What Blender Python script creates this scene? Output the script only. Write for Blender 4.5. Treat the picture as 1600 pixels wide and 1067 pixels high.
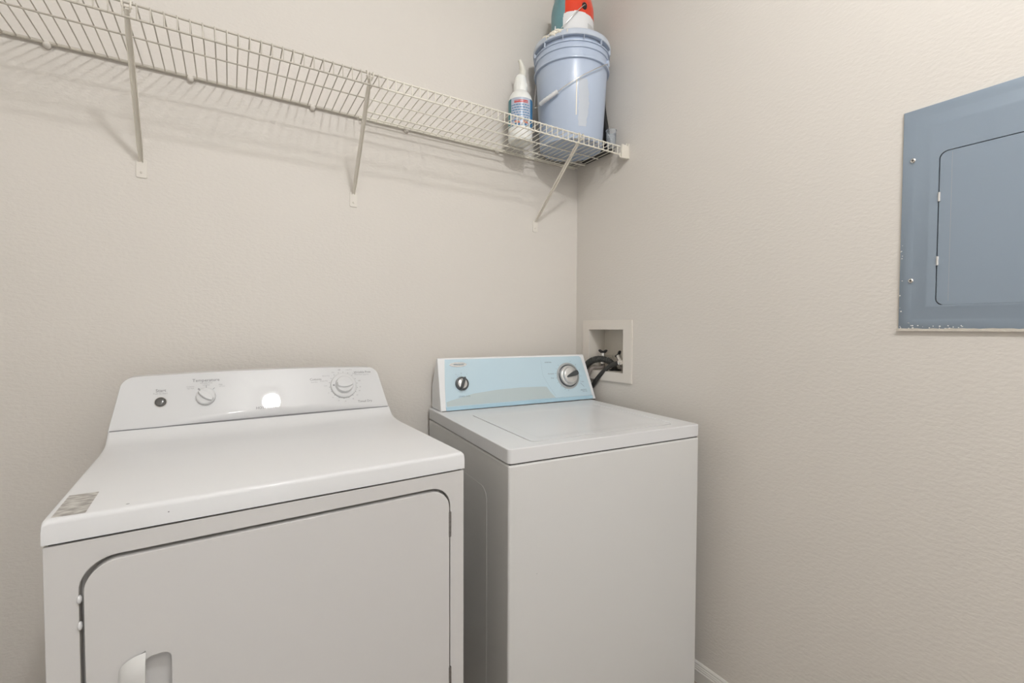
import bpy, bmesh, math, random
from mathutils import Vector, Matrix
from math import sin, cos, pi, radians, sqrt

S = bpy.context.scene
for o in list(bpy.data.objects):
    bpy.data.objects.remove(o, do_unlink=True)
COL = S.collection

# ------------------------------------------------------------------ camera
YAW, PIT, ROL = radians(31.7179), radians(1.6457), radians(0.2015)
CAM = Vector((-1.3724, -1.6528, 1.22))
fw = Vector((sin(YAW)*cos(PIT), cos(YAW)*cos(PIT), -sin(PIT)))
rt = Vector((cos(YAW), -sin(YAW), 0)); up = rt.cross(fw)
r2 = rt*cos(ROL)+up*sin(ROL); u2 = -rt*sin(ROL)+up*cos(ROL)
cd = bpy.data.cameras.new('camera'); cam = bpy.data.objects.new('camera', cd); COL.objects.link(cam)
cd.sensor_width = 36; cd.lens = 36*715.084/1600; cd.clip_start = 0.02
cam.matrix_world = Matrix(((r2.x, u2.x, -fw.x, CAM.x), (r2.y, u2.y, -fw.y, CAM.y), (r2.z, u2.z, -fw.z, CAM.z), (0, 0, 0, 1)))
S.camera = cam

# ------------------------------------------------------------------ world, exposure
w = bpy.data.worlds.new('world'); S.world = w; w.use_nodes = True
w.node_tree.nodes['Background'].inputs[0].default_value = (0.93, 0.96, 1.0, 1)
w.node_tree.nodes['Background'].inputs[1].default_value = 1.5
S.view_settings.view_transform = 'Standard'; S.view_settings.look = 'None'
S.view_settings.gamma = 1; S.view_settings.use_curve_mapping = False
S.view_settings.exposure = 0.25
LAMP_FRONT, LAMP_FILL = 285.0, 100.0     # emission of the ceiling lamp and the added fill lamp

# ------------------------------------------------------------------ materials
def mat(name, col, rough=0.5, metal=0.0, bump=None, coat=0.0, spec=0.5, emit=None, trans=0.0, vary=None, ior=1.5, coatr=0.03):
    m = bpy.data.materials.new(name); m.use_nodes = True
    nt = m.node_tree; b = nt.nodes['Principled BSDF']
    b.inputs['Base Color'].default_value = (*col, 1)
    b.inputs['Roughness'].default_value = rough
    b.inputs['Metallic'].default_value = metal
    b.inputs['Coat Weight'].default_value = coat
    b.inputs['Coat Roughness'].default_value = coatr
    b.inputs['Specular IOR Level'].default_value = spec
    b.inputs['Transmission Weight'].default_value = trans
    b.inputs['IOR'].default_value = ior
    if emit:
        b.inputs['Emission Color'].default_value = (*emit[0], 1); b.inputs['Emission Strength'].default_value = emit[1]
    tc = nt.nodes.new('ShaderNodeTexCoord')
    if vary:
        n = nt.nodes.new('ShaderNodeTexNoise'); n.inputs['Scale'].default_value = vary[0]; n.inputs['Detail'].default_value = 3
        r = nt.nodes.new('ShaderNodeMapRange'); r.inputs['To Min'].default_value = 1-vary[1]; r.inputs['To Max'].default_value = 1+vary[1]
        mx = nt.nodes.new('ShaderNodeVectorMath'); mx.operation = 'SCALE'; mx.inputs[0].default_value = col
        nt.links.new(tc.outputs['Object'], n.inputs['Vector']); nt.links.new(n.outputs[0], r.inputs[0])
        nt.links.new(r.outputs[0], mx.inputs['Scale']); nt.links.new(mx.outputs[0], b.inputs['Base Color'])
    if bump:
        sc, st, dist, stretch = bump
        mp = nt.nodes.new('ShaderNodeMapping'); mp.inputs['Scale'].default_value = stretch
        n = nt.nodes.new('ShaderNodeTexNoise'); n.inputs['Scale'].default_value = sc; n.inputs['Detail'].default_value = 2.5
        n.inputs['Roughness'].default_value = 0.55
        bm_ = nt.nodes.new('ShaderNodeBump'); bm_.inputs['Strength'].default_value = st; bm_.inputs['Distance'].default_value = dist
        nt.links.new(tc.outputs['Object'], mp.inputs[0]); nt.links.new(mp.outputs[0], n.inputs['Vector'])
        nt.links.new(n.outputs[0], bm_.inputs['Height']); nt.links.new(bm_.outputs[0], b.inputs['Normal'])
    return m

M = {}
M['wall'] = mat('wall_paint', (0.695, 0.661, 0.613), 0.6, bump=(105, 0.55, 0.0019, (0.7, 0.7, 1.3)), spec=0.3)
M['ceiling'] = mat('ceiling_paint', (0.82, 0.81, 0.78), 0.8, bump=(60, 0.4, 0.002, (1, 1, 1)))
M['floor'] = mat('floor_tile', (0.33, 0.28, 0.23), 0.45, vary=(6, 0.12))
M['trim'] = mat('trim_paint', (0.74, 0.72, 0.68), 0.35)
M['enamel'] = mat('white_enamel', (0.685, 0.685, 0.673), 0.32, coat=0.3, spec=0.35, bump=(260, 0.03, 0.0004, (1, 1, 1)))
M['dryer_enamel_dimmed'] = mat('dryer_enamel_dimmed', (0.62, 0.612, 0.603), 0.32, coat=0.3, spec=0.35, bump=(260, 0.03, 0.0004, (1, 1, 1)))  # same white paint, darkened so the dryer front looks less lit
M['enamel_top_lit'] = mat('white_enamel_top_lit', (0.735, 0.742, 0.75), 0.36, coat=0.3, spec=0.22, coatr=0.05)  # same white paint as the fronts, lightened as if lit from above
M['plastic'] = mat('white_plastic', (0.665, 0.67, 0.675), 0.5, coat=0.6, spec=0.2, coatr=0.01)
M['cap_white'] = mat('cap_white_plastic', (0.83, 0.845, 0.86), 0.3, coat=0.3)
M['gap'] = mat('dark_gap', (0.03, 0.028, 0.025), 0.7)
M['recess'] = mat('recess_paint', (0.60, 0.575, 0.54), 0.45)
M['steel'] = mat('brushed_steel', (0.34, 0.33, 0.32), 0.38, 0.9)
M['chrome'] = mat('chrome', (0.78, 0.77, 0.75), 0.18, 1.0)
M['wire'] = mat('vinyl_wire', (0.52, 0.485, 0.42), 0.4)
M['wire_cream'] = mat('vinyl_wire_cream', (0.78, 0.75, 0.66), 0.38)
M['bracket'] = mat('bracket_enamel', (0.74, 0.70, 0.62), 0.38)
M['bracket_paint'] = mat('painted_bracket', (0.73, 0.695, 0.635), 0.5)
M['blue'] = mat('fascia_blue', (0.55, 0.71, 0.80), 0.22, coat=0.4)
M['blue_dark'] = mat('fascia_blue_strip', (0.42, 0.62, 0.74), 0.25, coat=0.4)
M['swoosh'] = mat('fascia_grey_green', (0.51, 0.60, 0.62), 0.25, coat=0.4)
M['fascia_line'] = mat('fascia_line', (0.36, 0.50, 0.58), 0.3)
M['ink'] = mat('grey_ink', (0.20, 0.20, 0.21), 0.5)
M['ink_soft'] = mat('pale_ink', (0.36, 0.36, 0.37), 0.5)
M['ink_blue'] = mat('blue_grey_ink', (0.12, 0.18, 0.23), 0.5)
M['dark'] = mat('charcoal_plastic', (0.055, 0.06, 0.065), 0.3, coat=0.2)
M['button'] = mat('grey_button', (0.09, 0.088, 0.085), 0.2, coat=0.4)
M['silver'] = mat('silver_plastic', (0.70, 0.70, 0.69), 0.22, 0.55)
M['silver_ring'] = mat('silver_ring', (0.48, 0.52, 0.54), 0.3, 0.4)
M['pail'] = mat('grey_blue_pail', (0.47, 0.55, 0.685), 0.3, coat=0.15, vary=(9, 0.04))
M['pail_lid'] = mat('grey_pail_lid', (0.54, 0.60, 0.69), 0.35, vary=(30, 0.07))
M['paint_splash'] = mat('dried_cream_paint', (0.80, 0.76, 0.66), 0.5, bump=(90, 0.5, 0.002, (1, 1, 1)))
M['cream_film'] = mat('cream_smear', (0.51, 0.555, 0.62), 0.45)
M['teal'] = mat('teal_label', (0.15, 0.30, 0.33), 0.35, vary=(25, 0.15))
M['red'] = mat('red_label', (0.74, 0.055, 0.02), 0.3, coat=0.2)
M['white_label'] = mat('white_label', (0.78, 0.79, 0.80), 0.35)
M['label_grey'] = mat('label_grey_block', (0.55, 0.56, 0.56), 0.4)
M['tin'] = mat('tin', (0.6, 0.6, 0.6), 0.3, 0.9)
M['black'] = mat('black_plastic', (0.012, 0.012, 0.012), 0.35)
M['rubber'] = mat('black_rubber', (0.03, 0.03, 0.028), 0.4)
M['hose_dark'] = mat('corrugated_hose', (0.045, 0.047, 0.042), 0.38)
M['hose_grey'] = mat('grey_hose', (0.24, 0.21, 0.19), 0.45)
M['bottle'] = mat('white_bottle', (0.84, 0.85, 0.82), 0.3)
M['nozzle'] = mat('cloudy_nozzle', (0.70, 0.69, 0.62), 0.35)
M['lab_blue'] = mat('label_blue', (0.03, 0.17, 0.36), 0.3)
M['lab_teal'] = mat('label_teal', (0.03, 0.19, 0.22), 0.3)
M['lab_light'] = mat('label_pale', (0.45, 0.50, 0.60), 0.3)
M['lab_red'] = mat('label_red', (0.55, 0.05, 0.035), 0.3)
M['lab_orange'] = mat('label_orange', (0.60, 0.20, 0.12), 0.3)
M['clear'] = mat('clear_plastic', (0.90, 0.94, 0.98), 0.08, trans=0.9, ior=1.3)
M['panel'] = mat('panel_grey_blue', (0.255, 0.312, 0.375), 0.42, bump=(500, 0.04, 0.0003, (1, 1, 1)), vary=(3, 0.03))
M['caulk'] = mat('beige_caulk', (0.60, 0.56, 0.49), 0.7, bump=(120, 0.8, 0.002, (1, 1, 1)))
M['box'] = mat('outlet_box_plastic', (0.75, 0.705, 0.645), 0.5)
M['box_in'] = mat('outlet_box_inside', (0.72, 0.68, 0.61), 0.55)
M['lamp_base'] = mat('lamp_base', (0.7, 0.7, 0.68), 0.4)
def lampmat(n, s): return mat(n, (0.9, 0.9, 0.88), 0.4, emit=((1.0, 0.995, 1.0), s))
M['lamp1'] = lampmat('lamp_glass_front', LAMP_FRONT); M['lamp_fill'] = lampmat('lamp_glass_fill', LAMP_FILL)

# sticker: small grey print blocks on a worn clear film
def sticker_mat():
    m = mat('worn_sticker', (0.62, 0.61, 0.58), 0.35); nt = m.node_tree; b = nt.nodes['Principled BSDF']
    tc = nt.nodes.new('ShaderNodeTexCoord'); mp = nt.nodes.new('ShaderNodeMapping'); mp.inputs['Scale'].default_value = (60, 160, 1)
    n = nt.nodes.new('ShaderNodeTexNoise'); n.inputs['Scale'].default_value = 1.0; n.inputs['Detail'].default_value = 4
    cr = nt.nodes.new('ShaderNodeValToRGB'); cr.color_ramp.elements[0].position = 0.40; cr.color_ramp.elements[0].color = (0.30, 0.28, 0.26, 1)
    cr.color_ramp.elements[1].position = 0.60; cr.color_ramp.elements[1].color = (0.58, 0.57, 0.53, 1)
    nt.links.new(tc.outputs['Object'], mp.inputs[0]); nt.links.new(mp.outputs[0], n.inputs['Vector'])
    nt.links.new(n.outputs[0], cr.inputs[0]); nt.links.new(cr.outputs[0], b.inputs['Base Color'])
    return m
M['sticker'] = sticker_mat()

# ------------------------------------------------------------------ mesh helpers
class MB:
    def __init__(s): s.v = []; s.f = []; s.m = []
    def add(s, vs, fs, mi=0):
        k = len(s.v); s.v += [tuple(v) for v in vs]; s.f += [tuple(i+k for i in f) for f in fs]; s.m += [mi]*len(fs); return s
    def box(s, a, b, mi=0, F=None):
        x0, y0, z0 = a; x1, y1, z1 = b
        vs = [(x0, y0, z0), (x1, y0, z0), (x1, y1, z0), (x0, y1, z0), (x0, y0, z1), (x1, y0, z1), (x1, y1, z1), (x0, y1, z1)]
        if F: vs = [F(*v) for v in vs]
        return s.add(vs, [(0, 3, 2, 1), (4, 5, 6, 7), (0, 1, 5, 4), (1, 2, 6, 5), (2, 3, 7, 6), (3, 0, 4, 7)], mi)
    def prism(s, poly, F, d0, d1, mi=0, cap0=True):
        """poly of (p,q); F(p,q,d) -> point; extruded from d0 to d1"""
        n = len(poly); vs = [F(p, q, d0) for p, q in poly]+[F(p, q, d1) for p, q in poly]
        fs = [(i, (i+1) % n, n+(i+1) % n, n+i) for i in range(n)]+[tuple(range(n, 2*n))]
        if cap0: fs.append(tuple(reversed(range(n))))
        return s.add(vs, fs, mi)
    def tube(s, pts, r, n=8, mi=0, caps=True, radii=None):
        pts = [Vector(p) for p in pts]; vs = []; fs = []
        N = len(pts); prev = None
        for i, p in enumerate(pts):
            t = (pts[min(i+1, N-1)]-pts[max(i-1, 0)]).normalized()
            if prev is None:
                a = Vector((0, 0, 1)) if abs(t.z) < 0.9 else Vector((1, 0, 0)); x = t.cross(a).normalized()
            else:
                x = (prev-t*prev.dot(t)).normalized()
            prev = x; y = t.cross(x); rr = radii[i] if radii else r
            for k in range(n):
                an = 2*pi*k/n; vs.append(p+x*cos(an)*rr+y*sin(an)*rr)
        for i in range(N-1):
            for k in range(n):
                fs.append((i*n+k, i*n+(k+1) % n, (i+1)*n+(k+1) % n, (i+1)*n+k))
        if caps: fs += [tuple(reversed(range(n))), tuple(range((N-1)*n, N*n))]
        return s.add(vs, fs, mi)
    def lathe(s, prof, F, n=48, mi=0, mats=None, close=False, a0=0, a1=2*pi):
        """prof of (r,h); F(x,y,h)"""
        full = abs(a1-a0-2*pi) < 1e-6; cols = n if full else n+1
        vs = []; fs = []; ms = []
        for r, h in prof:
            for k in range(cols):
                a = a0+(a1-a0)*k/n; vs.append(F(r*cos(a), r*sin(a), h))
        for i in range(len(prof)-1):
            for k in range(n):
                k2 = (k+1) % cols
                fs.append((i*cols+k, i*cols+k2, (i+1)*cols+k2, (i+1)*cols+k)); ms.append(mats[i] if mats else mi)
        b = len(s.v); s.v += [tuple(v) for v in vs]; s.f += [tuple(j+b for j in f) for f in fs]; s.m += ms
        return s
    def build(s, name, ms, parent=None, smooth=False, bevel=0, seg=2, ang=35, fix=True):
        me = bpy.data.meshes.new(name); me.from_pydata(s.v, [], s.f)
        if not isinstance(ms, (list, tuple)): ms = [ms]
        for m in ms: me.materials.append(m if not isinstance(m, str) else M[m])
        for p, i in zip(me.polygons, s.m): p.material_index = i
        bm = bmesh.new(); bm.from_mesh(me)
        bmesh.ops.remove_doubles(bm, verts=bm.verts, dist=1e-6)
        if fix: bmesh.ops.recalc_face_normals(bm, faces=bm.faces)
        for f in bm.faces: f.smooth = smooth or bevel > 0
        if smooth or bevel > 0:
            for e in bm.edges:
                if len(e.link_faces) == 2 and e.calc_face_angle(0) > radians(40): e.smooth = bevel > 0 and False
        bm.to_mesh(me); bm.free()
        o = bpy.data.objects.new(name, me); COL.objects.link(o)
        if bevel:
            b = o.modifiers.new('bevel', 'BEVEL'); b.width = bevel; b.segments = seg; b.limit_method = 'ANGLE'; b.angle_limit = radians(ang)
            b.harden_normals = True
        if parent: o.parent = parent
        return o

ID = lambda x, y, z: Vector((x, y, z))
def rrect(x0, y0, x1, y1, r, n=8):
    P = []
    for cx, cy, a in ((x1-r, y0+r, -pi/2), (x1-r, y1-r, 0), (x0+r, y1-r, pi/2), (x0+r, y0+r, pi)):
        for k in range(n+1):
            t = a+pi/2*k/n; P.append((cx+r*cos(t), cy+r*sin(t)))
    return P
def rayhit(poly, c, a):
    dx, dy = cos(a), sin(a); best = None
    for i in range(len(poly)):
        x1, y1 = poly[i]; x2, y2 = poly[(i+1) % len(poly)]
        ex, ey = x2-x1, y2-y1; den = dx*ey-dy*ex
        if abs(den) < 1e-12: continue
        t = ((x1-c[0])*ey-(y1-c[1])*ex)/den; s_ = ((x1-c[0])*dy-(y1-c[1])*dx)/den
        if t > 0 and -1e-6 <= s_ <= 1+1e-6 and (best is None or t > best): best = t
    return (c[0]+dx*best, c[1]+dy*best)
def ring_face(mb, outer, inner, c, F, d, mi=0):
    A = sorted(set(round(math.atan2(y-c[1], x-c[0]), 6) for x, y in outer+inner))
    O = [rayhit(outer, c, a) for a in A]; I = [rayhit(inner, c, a) for a in A]; n = len(A)
    mb.add([F(p, q, d) for p, q in O]+[F(p, q, d) for p, q in I], [(i, (i+1) % n, n+(i+1) % n, n+i) for i in range(n)], mi)
    return O, I
def walls(mb, poly, F, d0, d1, mi=0):
    n = len(poly); mb.add([F(p, q, d0) for p, q in poly]+[F(p, q, d1) for p, q in poly], [(i, (i+1) % n, n+(i+1) % n, n+i) for i in range(n)], mi)
def frame(o, x, y, n):
    o, x, y, n = Vector(o), Vector(x), Vector(y), Vector(n)
    return lambda p, q, d: o+x*p+y*q+n*d
def spline(pts, n=12):
    P = [Vector(p) for p in pts]; P = [P[0]*2-P[1]]+P+[P[-1]*2-P[-2]]; out = []
    for i in range(1, len(P)-2):
        for k in range(n):
            t = k/n; a, b, c, d = P[i-1:i+3]
            out.append(0.5*((2*b)+(c-a)*t+(2*a-5*b+4*c-d)*t*t+(3*b-3*c+d-a)*t**3))
    out.append(P[-2]); return out
def thing(name, label, cat, loc=(0, 0, 0), rotz=0, group=None):
    o = bpy.data.objects.new(name, None); COL.objects.link(o); o.empty_display_size = 0.05
    o.location = loc; o.rotation_euler = (0, 0, rotz); o['label'] = label; o['category'] = cat
    if group: o['group'] = group
    return o
def tag(o, label, cat, group=None):
    o['label'] = label; o['category'] = cat
    if group: o['group'] = group
    return o
def struct(mb, name, m, **k):
    o = mb.build(name, m, **k); o['kind'] = 'structure'; return o
def text_into(mb, s, F, p, q, size, d=0.0003, align='CENTER', rot=0, mi=0, sx=1.0, spacing=1.0):
    cu = bpy.data.curves.new('t', 'FONT'); cu.body = s; cu.size = size; cu.align_x = align; cu.resolution_u = 2; cu.space_character = spacing
    o = bpy.data.objects.new('t', cu); COL.objects.link(o); bpy.context.view_layer.update()
    me = bpy.data.meshes.new_from_object(o.evaluated_get(bpy.context.evaluated_depsgraph_get()))
    c, s_ = cos(rot), sin(rot)
    vs = []
    for v in me.vertices:
        x, y = v.co.x*sx, v.co.y; vs.append(F(p+x*c-y*s_, q+x*s_+y*c, d))
    mb.add(vs, [tuple(f.vertices) for f in me.polygons], mi)
    bpy.data.objects.remove(o, do_unlink=True); bpy.data.curves.remove(cu); bpy.data.meshes.remove(me)
def bar(mb, F, p0, q0, p1, q1, wd, d=0.0003, mi=0):
    dx, dy = p1-p0, q1-q0; L = sqrt(dx*dx+dy*dy); nx, ny = -dy/L*wd/2, dx/L*wd/2
    mb.add([F(p0+nx, q0+ny, d), F(p0-nx, q0-ny, d), F(p1-nx, q1-ny, d), F(p1+nx, q1+ny, d)], [(0, 1, 2, 3)], mi)
def disc(mb, F, p, q, rx, ry=None, d=0.0003, n=20, mi=0, rot=0):
    ry = ry or rx; mb.add([F(p+rx*cos(2*pi*k/n)*cos(rot)-ry*sin(2*pi*k/n)*sin(rot), q+rx*cos(2*pi*k/n)*sin(rot)+ry*sin(2*pi*k/n)*cos(rot), d) for k in range(n)], [tuple(range(n))], mi)

# ------------------------------------------------------------------ the room
CEIL = 2.74; XL = -2.25; YF = -3.3
HOLE = (-0.3055, -0.0943, 1.037, 1.217)        # outlet box opening y0,y1,z0,z1
b = MB(); b.box((XL-.1, 0, 0), (.12, .1, CEIL)); struct(b, 'wall_back', 'wall')
b = MB()
FR = lambda p, q, d: Vector((d, p, q))
O, I = ring_face(b, [(YF, 0), (0, 0), (0, CEIL), (YF, CEIL)], [(HOLE[0], HOLE[2]), (HOLE[1], HOLE[2]), (HOLE[1], HOLE[3]), (HOLE[0], HOLE[3])], (-.2, 1.127), FR, 0)
walls(b, I, FR, 0, .1); walls(b, O, FR, 0, .12)
b.add([(.12, YF, 0), (.12, 0, 0), (.12, 0, CEIL), (.12, YF, CEIL)], [(0, 1, 2, 3)])
struct(b, 'wall_right', 'wall')
b = MB(); b.box((XL-.1, YF, 0), (XL, 0, CEIL)); struct(b, 'wall_left', 'wall')
b = MB(); b.box((XL-.1, YF-.1, 0), (-1.65, YF, CEIL)); b.box((-.8, YF-.1, 0), (.12, YF, CEIL)); b.box((-1.65, YF-.1, 2.05), (-.8, YF, CEIL)); struct(b, 'wall_front', 'wall')
b = MB(); b.box((XL-.1, YF-.1, -.08), (.12, .1, 0)); struct(b, 'floor', 'floor')
b = MB(); b.box((XL-.1, YF-.1, CEIL), (.12, .1, CEIL+.08)); struct(b, 'ceiling', 'ceiling')
# baseboards with a stepped, rounded moulding
PB = [(0, 0), (.013, 0), (.013, .042), (.0105, .0445), (.0105, .049), (.0085, .0515), (.0085, .0545), (.006, .0575), (.006, .0615), (.002, .0665), (0, .0672)]
b = MB(); b.prism(PB, lambda p, q, d: Vector((-p, d, q)), YF, 0); struct(b, 'baseboard_right', 'trim')
b = MB(); b.prism(PB, lambda p, q, d: Vector((d, -p, q)), XL, -.013); struct(b, 'baseboard_back', 'trim')
b = MB(); b.prism(PB, lambda p, q, d: Vector((XL+p, d, q)), YF, -.013); struct(b, 'baseboard_left', 'trim')
# door casing round the opening behind the camera
b = MB(); b.box((-1.71, YF, 0), (-1.65, YF+.015, 2.11)); b.box((-.8, YF, 0), (-.74, YF+.015, 2.11)); b.box((-1.65, YF, 2.05), (-.8, YF+.015, 2.11)); struct(b, 'trim_1', 'trim')

# ------------------------------------------------------------------ ceiling lamp, added fill lamp
def lamp(x, y, m, label, k=1.0):
    t = thing('ceiling_lamp', label, 'ceiling lamp', (x, y, CEIL))
    MB().lathe([(0, 0), (.070, 0), (.070, -.018), (.062, -.028), (0, -.028)], ID, 40).build('lamp_base', 'lamp_base', t, smooth=True)
    MB().lathe([(r*k, -.028+(z+.028)*k) for r, z in ((.045, -.028), (.058, -.045), (.065, -.068), (.065, -.090), (.058, -.112), (.042, -.130), (.022, -.140), (0, -.143))], ID, 40).build('lamp_shade', m, t, smooth=True)
lamp(-1.0, -1.80, 'lamp1', 'white glass dome ceiling lamp in the middle of the room', .86)
lamp(-1.15, -2.75, 'lamp_fill', 'added white dome fill lamp on the ceiling behind the viewer')  # added unseen lamp, soft fill to weaken the shadows

# ------------------------------------------------------------------ CLOTHES DRYER
DW, DR, DZ = .686, radians(1.6856), .9395
DX, DY = -.9219-DW*cos(DR), -.7209-DW*sin(DR)
dry = thing('clothes_dryer', 'white front-loading clothes dryer left of the washer, with three-control backsplash', 'dryer', (DX, DY, 0), DR)
FF = lambda p, q, d: Vector((p, .0025-d, q))     # front plane frame, d outward
DB = .69
b = MB()
hole = rrect(.0385, .342, .6515, .8685, .046, 10)
outer = [(0.0006, .02), (.6854, .02), (.6854, DZ-.041), (.0006, DZ-.041)]
O, I = ring_face(b, outer, hole, (.345, .6), FF, 0)
walls(b, I, FF, 0, -.022, 1)
b.add([FF(p, q, -.022) for p, q in I], [tuple(range(len(I)))], 1)
walls(b, O, FF, 0, -(DB-.004))
b.add([FF(p, q, -(DB-.004)) for p, q in O], [tuple(range(len(O)))])
b.build('cabinet', ['dryer_enamel_dimmed', 'recess'], dry, bevel=.004, seg=3, ang=60)
b = MB(); b.box((.02, .03, .001), (.664, DB-.03, .02)); b.build('plinth', 'gap', dry)
# top panel with the flare that rises to the backsplash
TP = [(0, -.037), (0, -.0085), (.0008, -.0045), (.0032, -.0014), (.0075, 0), (.405, 0), (.44, .0012), (.468, .0038), (.488, .0085), (.501, .0155), (.511, .0235), (.5175, .0295), (.575, .0295), (.575, -.037)]
b = MB(); NT = len(TP)
secs = [(0.0, -.0085), (.0006, -.004), (.0028, -.0012), (.007, 0)]
xs = [(a, dz) for a, dz in secs]+[(DW-a, dz) for a, dz in reversed(secs)]
vs = []
for a, dz in xs:
    for i, (bb, z) in enumerate(TP): vs.append((a, bb if z > -.03 or bb > .01 else bb, DZ+(z+dz if z > -.03 else z)))
fs = []
for j in range(len(xs)-1):
    for i in range(NT): fs.append((j*NT+i, j*NT+(i+1) % NT, (j+1)*NT+(i+1) % NT, (j+1)*NT+i))
fs += [tuple(range(NT)), tuple(range((len(xs)-1)*NT, len(xs)*NT))]
b.add(vs, fs); o = b.build('top_panel', 'enamel_top_lit', dry, smooth=True)
# dark shadow gap under the top panel
MB().box((.006, .008, DZ-.0415), (.68, .55, DZ-.0365)).build('seam', 'gap', dry)
# door
b = MB()
dl = rrect(.0445, .349, .648, .8625, .042, 10)
pocket = rrect(.1135, .505, .1487, .6925, .012, 6)
O, I = ring_face(b, dl, pocket, (.131, .6), FF, .003)
walls(b, O, FF, .003, -.018); walls(b, I, FF, .003, -.014)
b.add([FF(p, q, -.014) for p, q in I], [tuple(range(len(I)))]); b.add([FF(p, q, -.018) for p, q in O], [tuple(range(len(O)))])
door = b.build('door', 'dryer_enamel_dimmed', dry, bevel=.0045, seg=3, ang=60)
# scooped pull: rises from flush at the left to a lip over the pocket
b = MB(); hp = []
prof = [(.0815, .000), (.083, .005), (.087, .0095), (.094, .0135), (.103, .0165), (.112, .0185), (.1165, .0185), (.1165, .014), (.1155, .000)]
rows = []
for k in range(15):
    t = k/14
    row = []
    for (pa, pd) in prof:
        u = (pa-.0815)/.035
        ztop = .6785+.026*sqrt(max(0, 1-(1-min(1, u))**2)); zbot = 1.197-ztop
        q = zbot+(ztop-zbot)*t
        e = min(1, (min(t, 1-t)*.2)/.014); e = sqrt(max(0, 1-(1-e)**2))
        row.append(FF(pa, q, .002+pd*(.35+.65*e)))
    rows.append(row)
n = len(prof); vs = [v for r in rows for v in r]; fs = []
for k in range(14):
    for i in range(n-1): fs.append((k*n+i, k*n+i+1, (k+1)*n+i+1, (k+1)*n+i))
    fs.append((k*n+n-1, k*n, (k+1)*n, (k+1)*n+n-1))
fs += [tuple(range(n)), tuple(range(14*n, 15*n))]
b.add(vs, fs); b.build('handle', 'enamel', door, smooth=True)['label'] = 'white scooped pull handle'
# hinges with knuckles
for z0 in (.7535, .400):
    b = MB()
    for k in range(5):
        za = z0+k*.0116; b.tube([FF(.6497, za+.0006, .0015), FF(.6497, za+.0112, .0015)], .0026, 10)
    b.box((.6465, -.0012, z0+.001), (.6478, .004, z0+.057)); b.box((.6508, -.0006, z0+.001), (.6528, .004, z0+.057))
    b.build('hinge', 'steel', dry, smooth=True)['label'] = 'steel barrel hinge'
# bead bumpers at the left edge of the door opening
for z in (.8108, .7705, .44):
    b = MB(); b.lathe([(0, .0045), (.0022, .0042), (.0036, .0028), (.004, .0008), (.004, -.002), (0, -.002)], lambda x, y, h, z=z: FF(.0392+x*.75, z+y*1.55, h), 16)
    b.build('bumper', 'plastic', dry, smooth=True)

# console
T = radians(27); DFr = frame((0, .5175, .969), (1, 0, 0), (0, sin(T)*1.038, cos(T)*1.038), (0, -cos(T), sin(T)))
b = MB()
cols = [0, .002, .006, .012, .02, .03]+[.03+(.94)*k/24 for k in range(1, 24)]+[.97, .98, .988, .994, .998, 1]
def band(a):
    x = (a-.10)/(.66-.10)
    return 0.0005 if x <= 0 or x >= 1 else 0.0005+.0185*(sin(pi*x))**.7
NV = 14; grid = []
for u in cols:
    col = []
    aM = .001+u*.681
    T_ = .1325+.0065*(1-((aM-.33)/.33)**2)
    d = min(u, 1-u)*.645; r = .024
    top = T_ if d >= r else T_-r+sqrt(max(0, r*r-(r-d)**2))
    hb = band(aM)
    for k in range(NV+1):
        s = -.002 if k == 0 else (hb if k == 1 else hb+(top-hb)*(k-1)/(NV-1))
        L = .001+.0189*s/.1164; R = .682-.0184*s/.1125
        a = L+(R-L)*u
        dd = -(hb+.002)*.85 if k == 0 else 0
        dd += 0
        col.append(DFr(a, s, dd))
    grid.append(col)
vs = [v for c in grid for v in c]; nc = len(grid); nr = NV+1
fs = [(i*nr+k, (i+1)*nr+k, (i+1)*nr+k+1, i*nr+k+1) for i in range(nc-1) for k in range(NV)]
bd = [i*nr for i in range(nc)]+[(nc-1)*nr+k for k in range(1, nr)]+[i*nr+NV for i in range(nc-2, -1, -1)]+[k for k in range(NV-1, 0, -1)]
k0 = len(vs)
for i in bd:
    v = vs[i]; vs.append(Vector((v.x, max(v.y+.05, .632), v.z)))
m_ = len(bd); fs += [(bd[i], bd[(i+1) % m_], k0+(i+1) % m_, k0+i) for i in range(m_)]+[tuple(range(k0, k0+m_))]
b.add(vs, fs); con = b.build('control_console', 'plastic', dry, bevel=.006, seg=3, ang=62)
MB().box((.004, .5165, DZ+.0293), (.679, .57, DZ+.0312)).build('console_seam', 'ink', dry)
def CF(off): return lambda p, q, d: DFr(p, q, d+off)
C0 = CF(0.0004)
# lettering on the console
b = MB()
text_into(b, 'Start', C0, .1002, .0905, .0112, align='CENTER'); text_into(b, 'Push to Start', C0, .0995, .0845, .0056, mi=1)
text_into(b, 'Temperature', C0, .1975, .1125, .0115)
text_into(b, 'Wrinkle Free', C0, .1975, .1065, .0052, mi=1); text_into(b, 'Low Heat', C0, .1975, .1015, .0040, mi=1)
text_into(b, 'Cottons', C0, .1625, .0985, .0050, mi=1); text_into(b, 'High Heat', C0, .1625, .0938, .0038, mi=1)
text_into(b, 'High', C0, .2305, .1005, .0050, mi=1); text_into(b, 'No Heat', C0, .2335, .0958, .0038, mi=1)
bar(b, C0, .1975, .1015, .1975, .0925, .0009); bar(b, C0, .1795, .0945, .1835, .0908, .0017); bar(b, C0, .2165, .094, .2125, .0895, .0011)
text_into(b, 'HOTPOINT', C0, .3115, .0255, .0098, align='LEFT', sx=1.02)
text_into(b, 'Cottons', C0, .4735, .0985, .0098); text_into(b, 'Auto Dry', C0, .4690, .0915, .0048, mi=1)
text_into(b, 'Wrinkle Free', C0, .6145, .1145, .0098); text_into(b, 'Auto Dry', C0, .6250, .1075, .0046, mi=1)
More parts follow.
